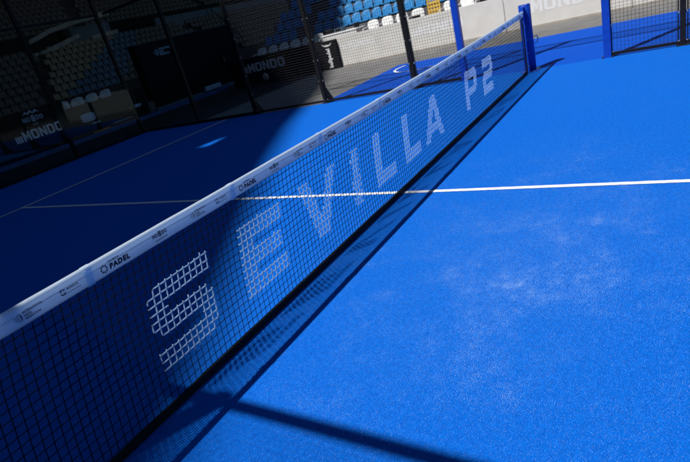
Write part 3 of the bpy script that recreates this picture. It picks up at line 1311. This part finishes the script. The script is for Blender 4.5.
for i in range(9):
    b = MB()
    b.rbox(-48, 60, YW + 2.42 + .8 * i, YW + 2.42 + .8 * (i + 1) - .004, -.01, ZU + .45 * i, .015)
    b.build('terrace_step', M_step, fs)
    for j in range(92):
        x = 12 + .49 * j + (.245 if i % 2 else 0)
        if abs(x - (22.5 + .5 * i)) < .6 or abs(x - 36) < .5:
            continue
        spots.append((x, YW + 2.42 + .8 * i + .42, ZU + .45 * i, 0, 'taupe'))
b = MB(); b.rbox(-48, 60, YW + 2.42 + 7.2, YW + 2.42 + 7.5, 0, 12.5, .01); b.build('back_wall', M_step, fs)
# painted parapet panels along the walkway
for k in range(6):
    b = MB(); x = 27.0 + 3.0 * k; b.rbox(x + .02, x + 2.98, YW - .16, YW - .02, ZW - .05, ZW + .95, .01); b.build('parapet_panel', M_parapet, fs)
b = MB(); b.rbox(20.6, 24.0, YW + 1.5, YW + 2.19, ZW + .1, ZW + 1.5, .02); b.build('stair_block', M_parapet, fs)
# pale curved rails of the ramp
for k, pts in enumerate(([(15.9, ZW - .15), (17.3, ZW + .02), (18.8, ZW + .35), (20.0, ZW + .62)], [(16.4, ZW + .75), (18.0, ZW + 1.2), (20.0, ZW + 1.5), (23.0, ZW + 1.75)], [(20.9, ZW + .30), (23.2, ZW + .42)])):
    b = MB()
    for i in range(len(pts) - 1):
        (xa, za), (xb, zb) = pts[i], pts[i + 1]
        b.box
        b.quad((xa, YW - .3, za), (xb, YW - .3, zb), (xb, YW - .3, zb + .28), (xa, YW - .3, za + .28))
        b.quad((xa, YW - .3, za + .28), (xb, YW - .3, zb + .28), (xb, YW - .18, zb + .28), (xa, YW - .18, za + .28))
        b.quad((xb, YW - .18, zb), (xa, YW - .18, za), (xa, YW - .18, za + .28), (xb, YW - .18, zb + .28))
    b.build('ramp_rail', M_pale, fs)
# aisle handrails
for x0 in (12.9, 29.5):
    b = MB()
    b.tube([(x0, Y0 + .1, ZF + .9), (x0 + .55 * 7, Y0 + 6, ZF + .9 + 2.9)], .035, 6)
    for i in range(4):
        b.tube([(x0 + .55 * 7 * i / 3, Y0 + .1 + 5.9 * i / 3, ZF - .1 + 2.9 * i / 3), (x0 + .55 * 7 * i / 3, Y0 + .1 + 5.9 * i / 3, ZF + .9 + 2.9 * i / 3)], .03, 6)
    b.build('handrail', M_black, fs)
# banner on the walkway edge
t = empty('cloth_banner', (14.2, YW - .25, ZW), 'red and blue banner hung on the walkway edge of the far stand', 'banner')
b = MB(); b.rbox(14.15, 15.75, YW - .30, YW - .26, ZW - .42, ZW + .12, .01); b.build('red_field', M_red, t)
b = MB(); b.rbox(13.1, 14.14, YW - .30, YW - .26, ZW - .34, ZW + .02, .01); b.build('blue_field', M_banner_blue, t)

# seats: the 300 that show largest are things, the rest one mass
camp = cam.matrix_world.translation
Rm = cam.matrix_world.to_3x3()


def in_view(x, y, z):
    d = Rm.transposed() @ (Vector((x, y, z + .3)) - camp)
    if d.z > -1: return False
    u, v = 515.5 * d.x / -d.z + 345, 231 - 515.5 * d.y / -d.z
    return -12 < u < 702 and -12 < v < 470


vis, rest = [], []
for s in spots:
    u = in_view(*s[:3])
    (vis if u else rest).append(s)


def hidden(s):
    """behind the black cabin or low behind the boards"""
    x, y, z = s[:3]
    d = Vector((x, y, z + .3)) - camp
    t = (14.3 - camp.y) / d.y if d.y > 0 else 9
    if 0 < t < 1:
        p = camp + d * t
        if 9.0 < p.x < 14.2 and p.z < 2.1:
            return True
    return False


hid = [s for s in vis if hidden(s)]
vis = [s for s in vis if not hidden(s)]
vis.sort(key=lambda s: (Vector(s[:3]) - camp).length)
for stand, sel in ((st, lambda s: s[3] != 0), (fs, lambda s: s[3] == 0)):
    mine = [s for s in vis if sel(s)]
    for (x, y, z, rz, k) in mine[:300]:
        o = bpy.data.objects.new('seat', SM[k])
        COL.objects.link(o)
        o.parent = stand
        o.location = Vector((x, y, z + .004)) - stand.location
        o.rotation_euler = (0, 0, rz)
    mass = mine[300:] + [s for s in hid + rest if s[0] < 48 and sel(s)]
    for k in ('taupe', 'blue', 'tan', 'steel'):
        part = [s for s in mass if s[4] == k]
        if not part:
            continue
        me = SM[k]
        src_v = [v.co.copy() for v in me.vertices]
        src_f = [tuple(p.vertices) for p in me.polygons]
        b = MB()
        for (x, y, z, rz, _) in part:
            n = len(b.v)
            c, s_ = math.cos(rz), math.sin(rz)
            b.v += [(x + v.x * c - v.y * s_, y + v.x * s_ + v.y * c, z + .004 + v.z) for v in src_v]
            b.f += [tuple(n + i for i in f) for f in src_f]
        tag(b.build('seat_rows', me.materials[0], stand), kind='stuff')

# unseen dark stands added behind the camera to block low sky light
for ax, label in (('x', 'grandstand of bare dark steps on the near side of the court'), ('y', 'grandstand of bare dark steps behind the near end of the court')):
    g = empty('grandstand', (-24, 0, 0) if ax == 'x' else (0, -28, 0), label, 'grandstand')
    for i in range(16):
        b = MB()
        a0, a1 = 15 + .8 * i, 15 + .8 * (i + 1) - .004
        z = 1.0 + .55 * i
        if ax == 'x':
            b.rbox(-a1 - 2, -a0 - 2, -34, 30, -.01, z, .015)
        else:
            b.rbox(-16.5, 34, -a1 - 3, -a0 - 3, -.01, z, .015)
        b.build('terrace_step', M_step, g)
    b = MB()
    if ax == 'x':
        b.rbox(-30.3, -29.85, -34, 30, 0, 14.0, .02)
    else:
        b.rbox(-16.5, 34, -31.3, -30.85, 0, 14.0, .02)
    b.build('back_wall', M_step, g)  # wall added to block more of the low sky

# ------------------------------------------------------------------ unseen canopy shaped to throw the shade on the far side
HC = 17.0
off = Vector((-SUN.x * HC, -SUN.y * HC, HC))
edge = [(-60, -46), (-22, -15.2), (-12, -7.0), (-5.0, -1.55), (-2.5, .10), (-.87, 1.24), (1.39, 2.75), (3.49, 3.95), (5.2, 4.75), (6.7, 5.44), (8.7, 6.45), (11.2, 8.0), (13.2, 8.7), (17.1, 9.6), (30, 12.0), (70, 12.5), (70, 62), (-60, 62)]
hole = [(2.50, 5.08), (2.56, 5.48), (3.62, 5.24)]
outer = [Vector((x + off.x, y + off.y + (.6 if k < 17 else 0), HC)) for k, (x, y) in enumerate(edge)]
slits = []
for k in range(1):          # small gap cut in the unseen roof to throw the sun patch
    t0, t1 = 0.10, 0.70
    A, B, C_ = (Vector((*h, 0)) for h in hole)
    slits.append([A.lerp(C_, t0), A.lerp(C_, t1), B.lerp(C_, t1), B.lerp(C_, t0)])
inner = [[Vector((p.x + off.x, p.y + off.y, HC)) for p in sl] for sl in slits]
tris = geometry.tessellate_polygon([outer] + inner)
b = MB()
b.v = [tuple(v) for v in outer] + [tuple(v) for sl in inner for v in sl]
b.f = [tuple(t) for t in tris]
cn = empty('stadium_canopy', (0, 50, 0), 'high grey canopy over the far stand that shades the far side of the court', 'canopy')
roof = b.build('roof_sheet', M_roof, cn)
so_ = roof.modifiers.new('thickness', 'SOLIDIFY')
so_.thickness = 0.25
# narrow visor added unseen above the roof front to soften the shadow edge
HV = 42.0
ov = Vector((-SUN.x * HV, -SUN.y * HV))
front = [e for e in edge if -23 < e[0] < 31]
b = MB()
for (xa, ya), (xb, yb) in zip(front, front[1:]):
    p = [(xa + ov.x, ya + ov.y), (xb + ov.x, yb + ov.y), (xb + ov.x, yb + ov.y + 1.15), (xa + ov.x, ya + ov.y + 1.15)]
    b.poly([(x, y, HV) for x, y in p])
    b.poly([(x, y, HV + .12) for x, y in p][::-1])
b.build('visor', M_roof, cn)
for k in (0, len(front) // 2, len(front) - 1):
    x, y = front[k][0] + ov.x, front[k][1] + ov.y + .6
    c = MB(); c.tube([(x, y + 34, HC), (x, y + .2, HV)], .15, 6); c.build('visor_mast', M_step, cn)  # masts added only to carry the strip
for x in (-60, -30, 0, 30):
    c = MB(); c.rbox(x - .6, x + .6, 55, 56.2, -.01, HC - .1, .05); c.build('column', M_step, cn)
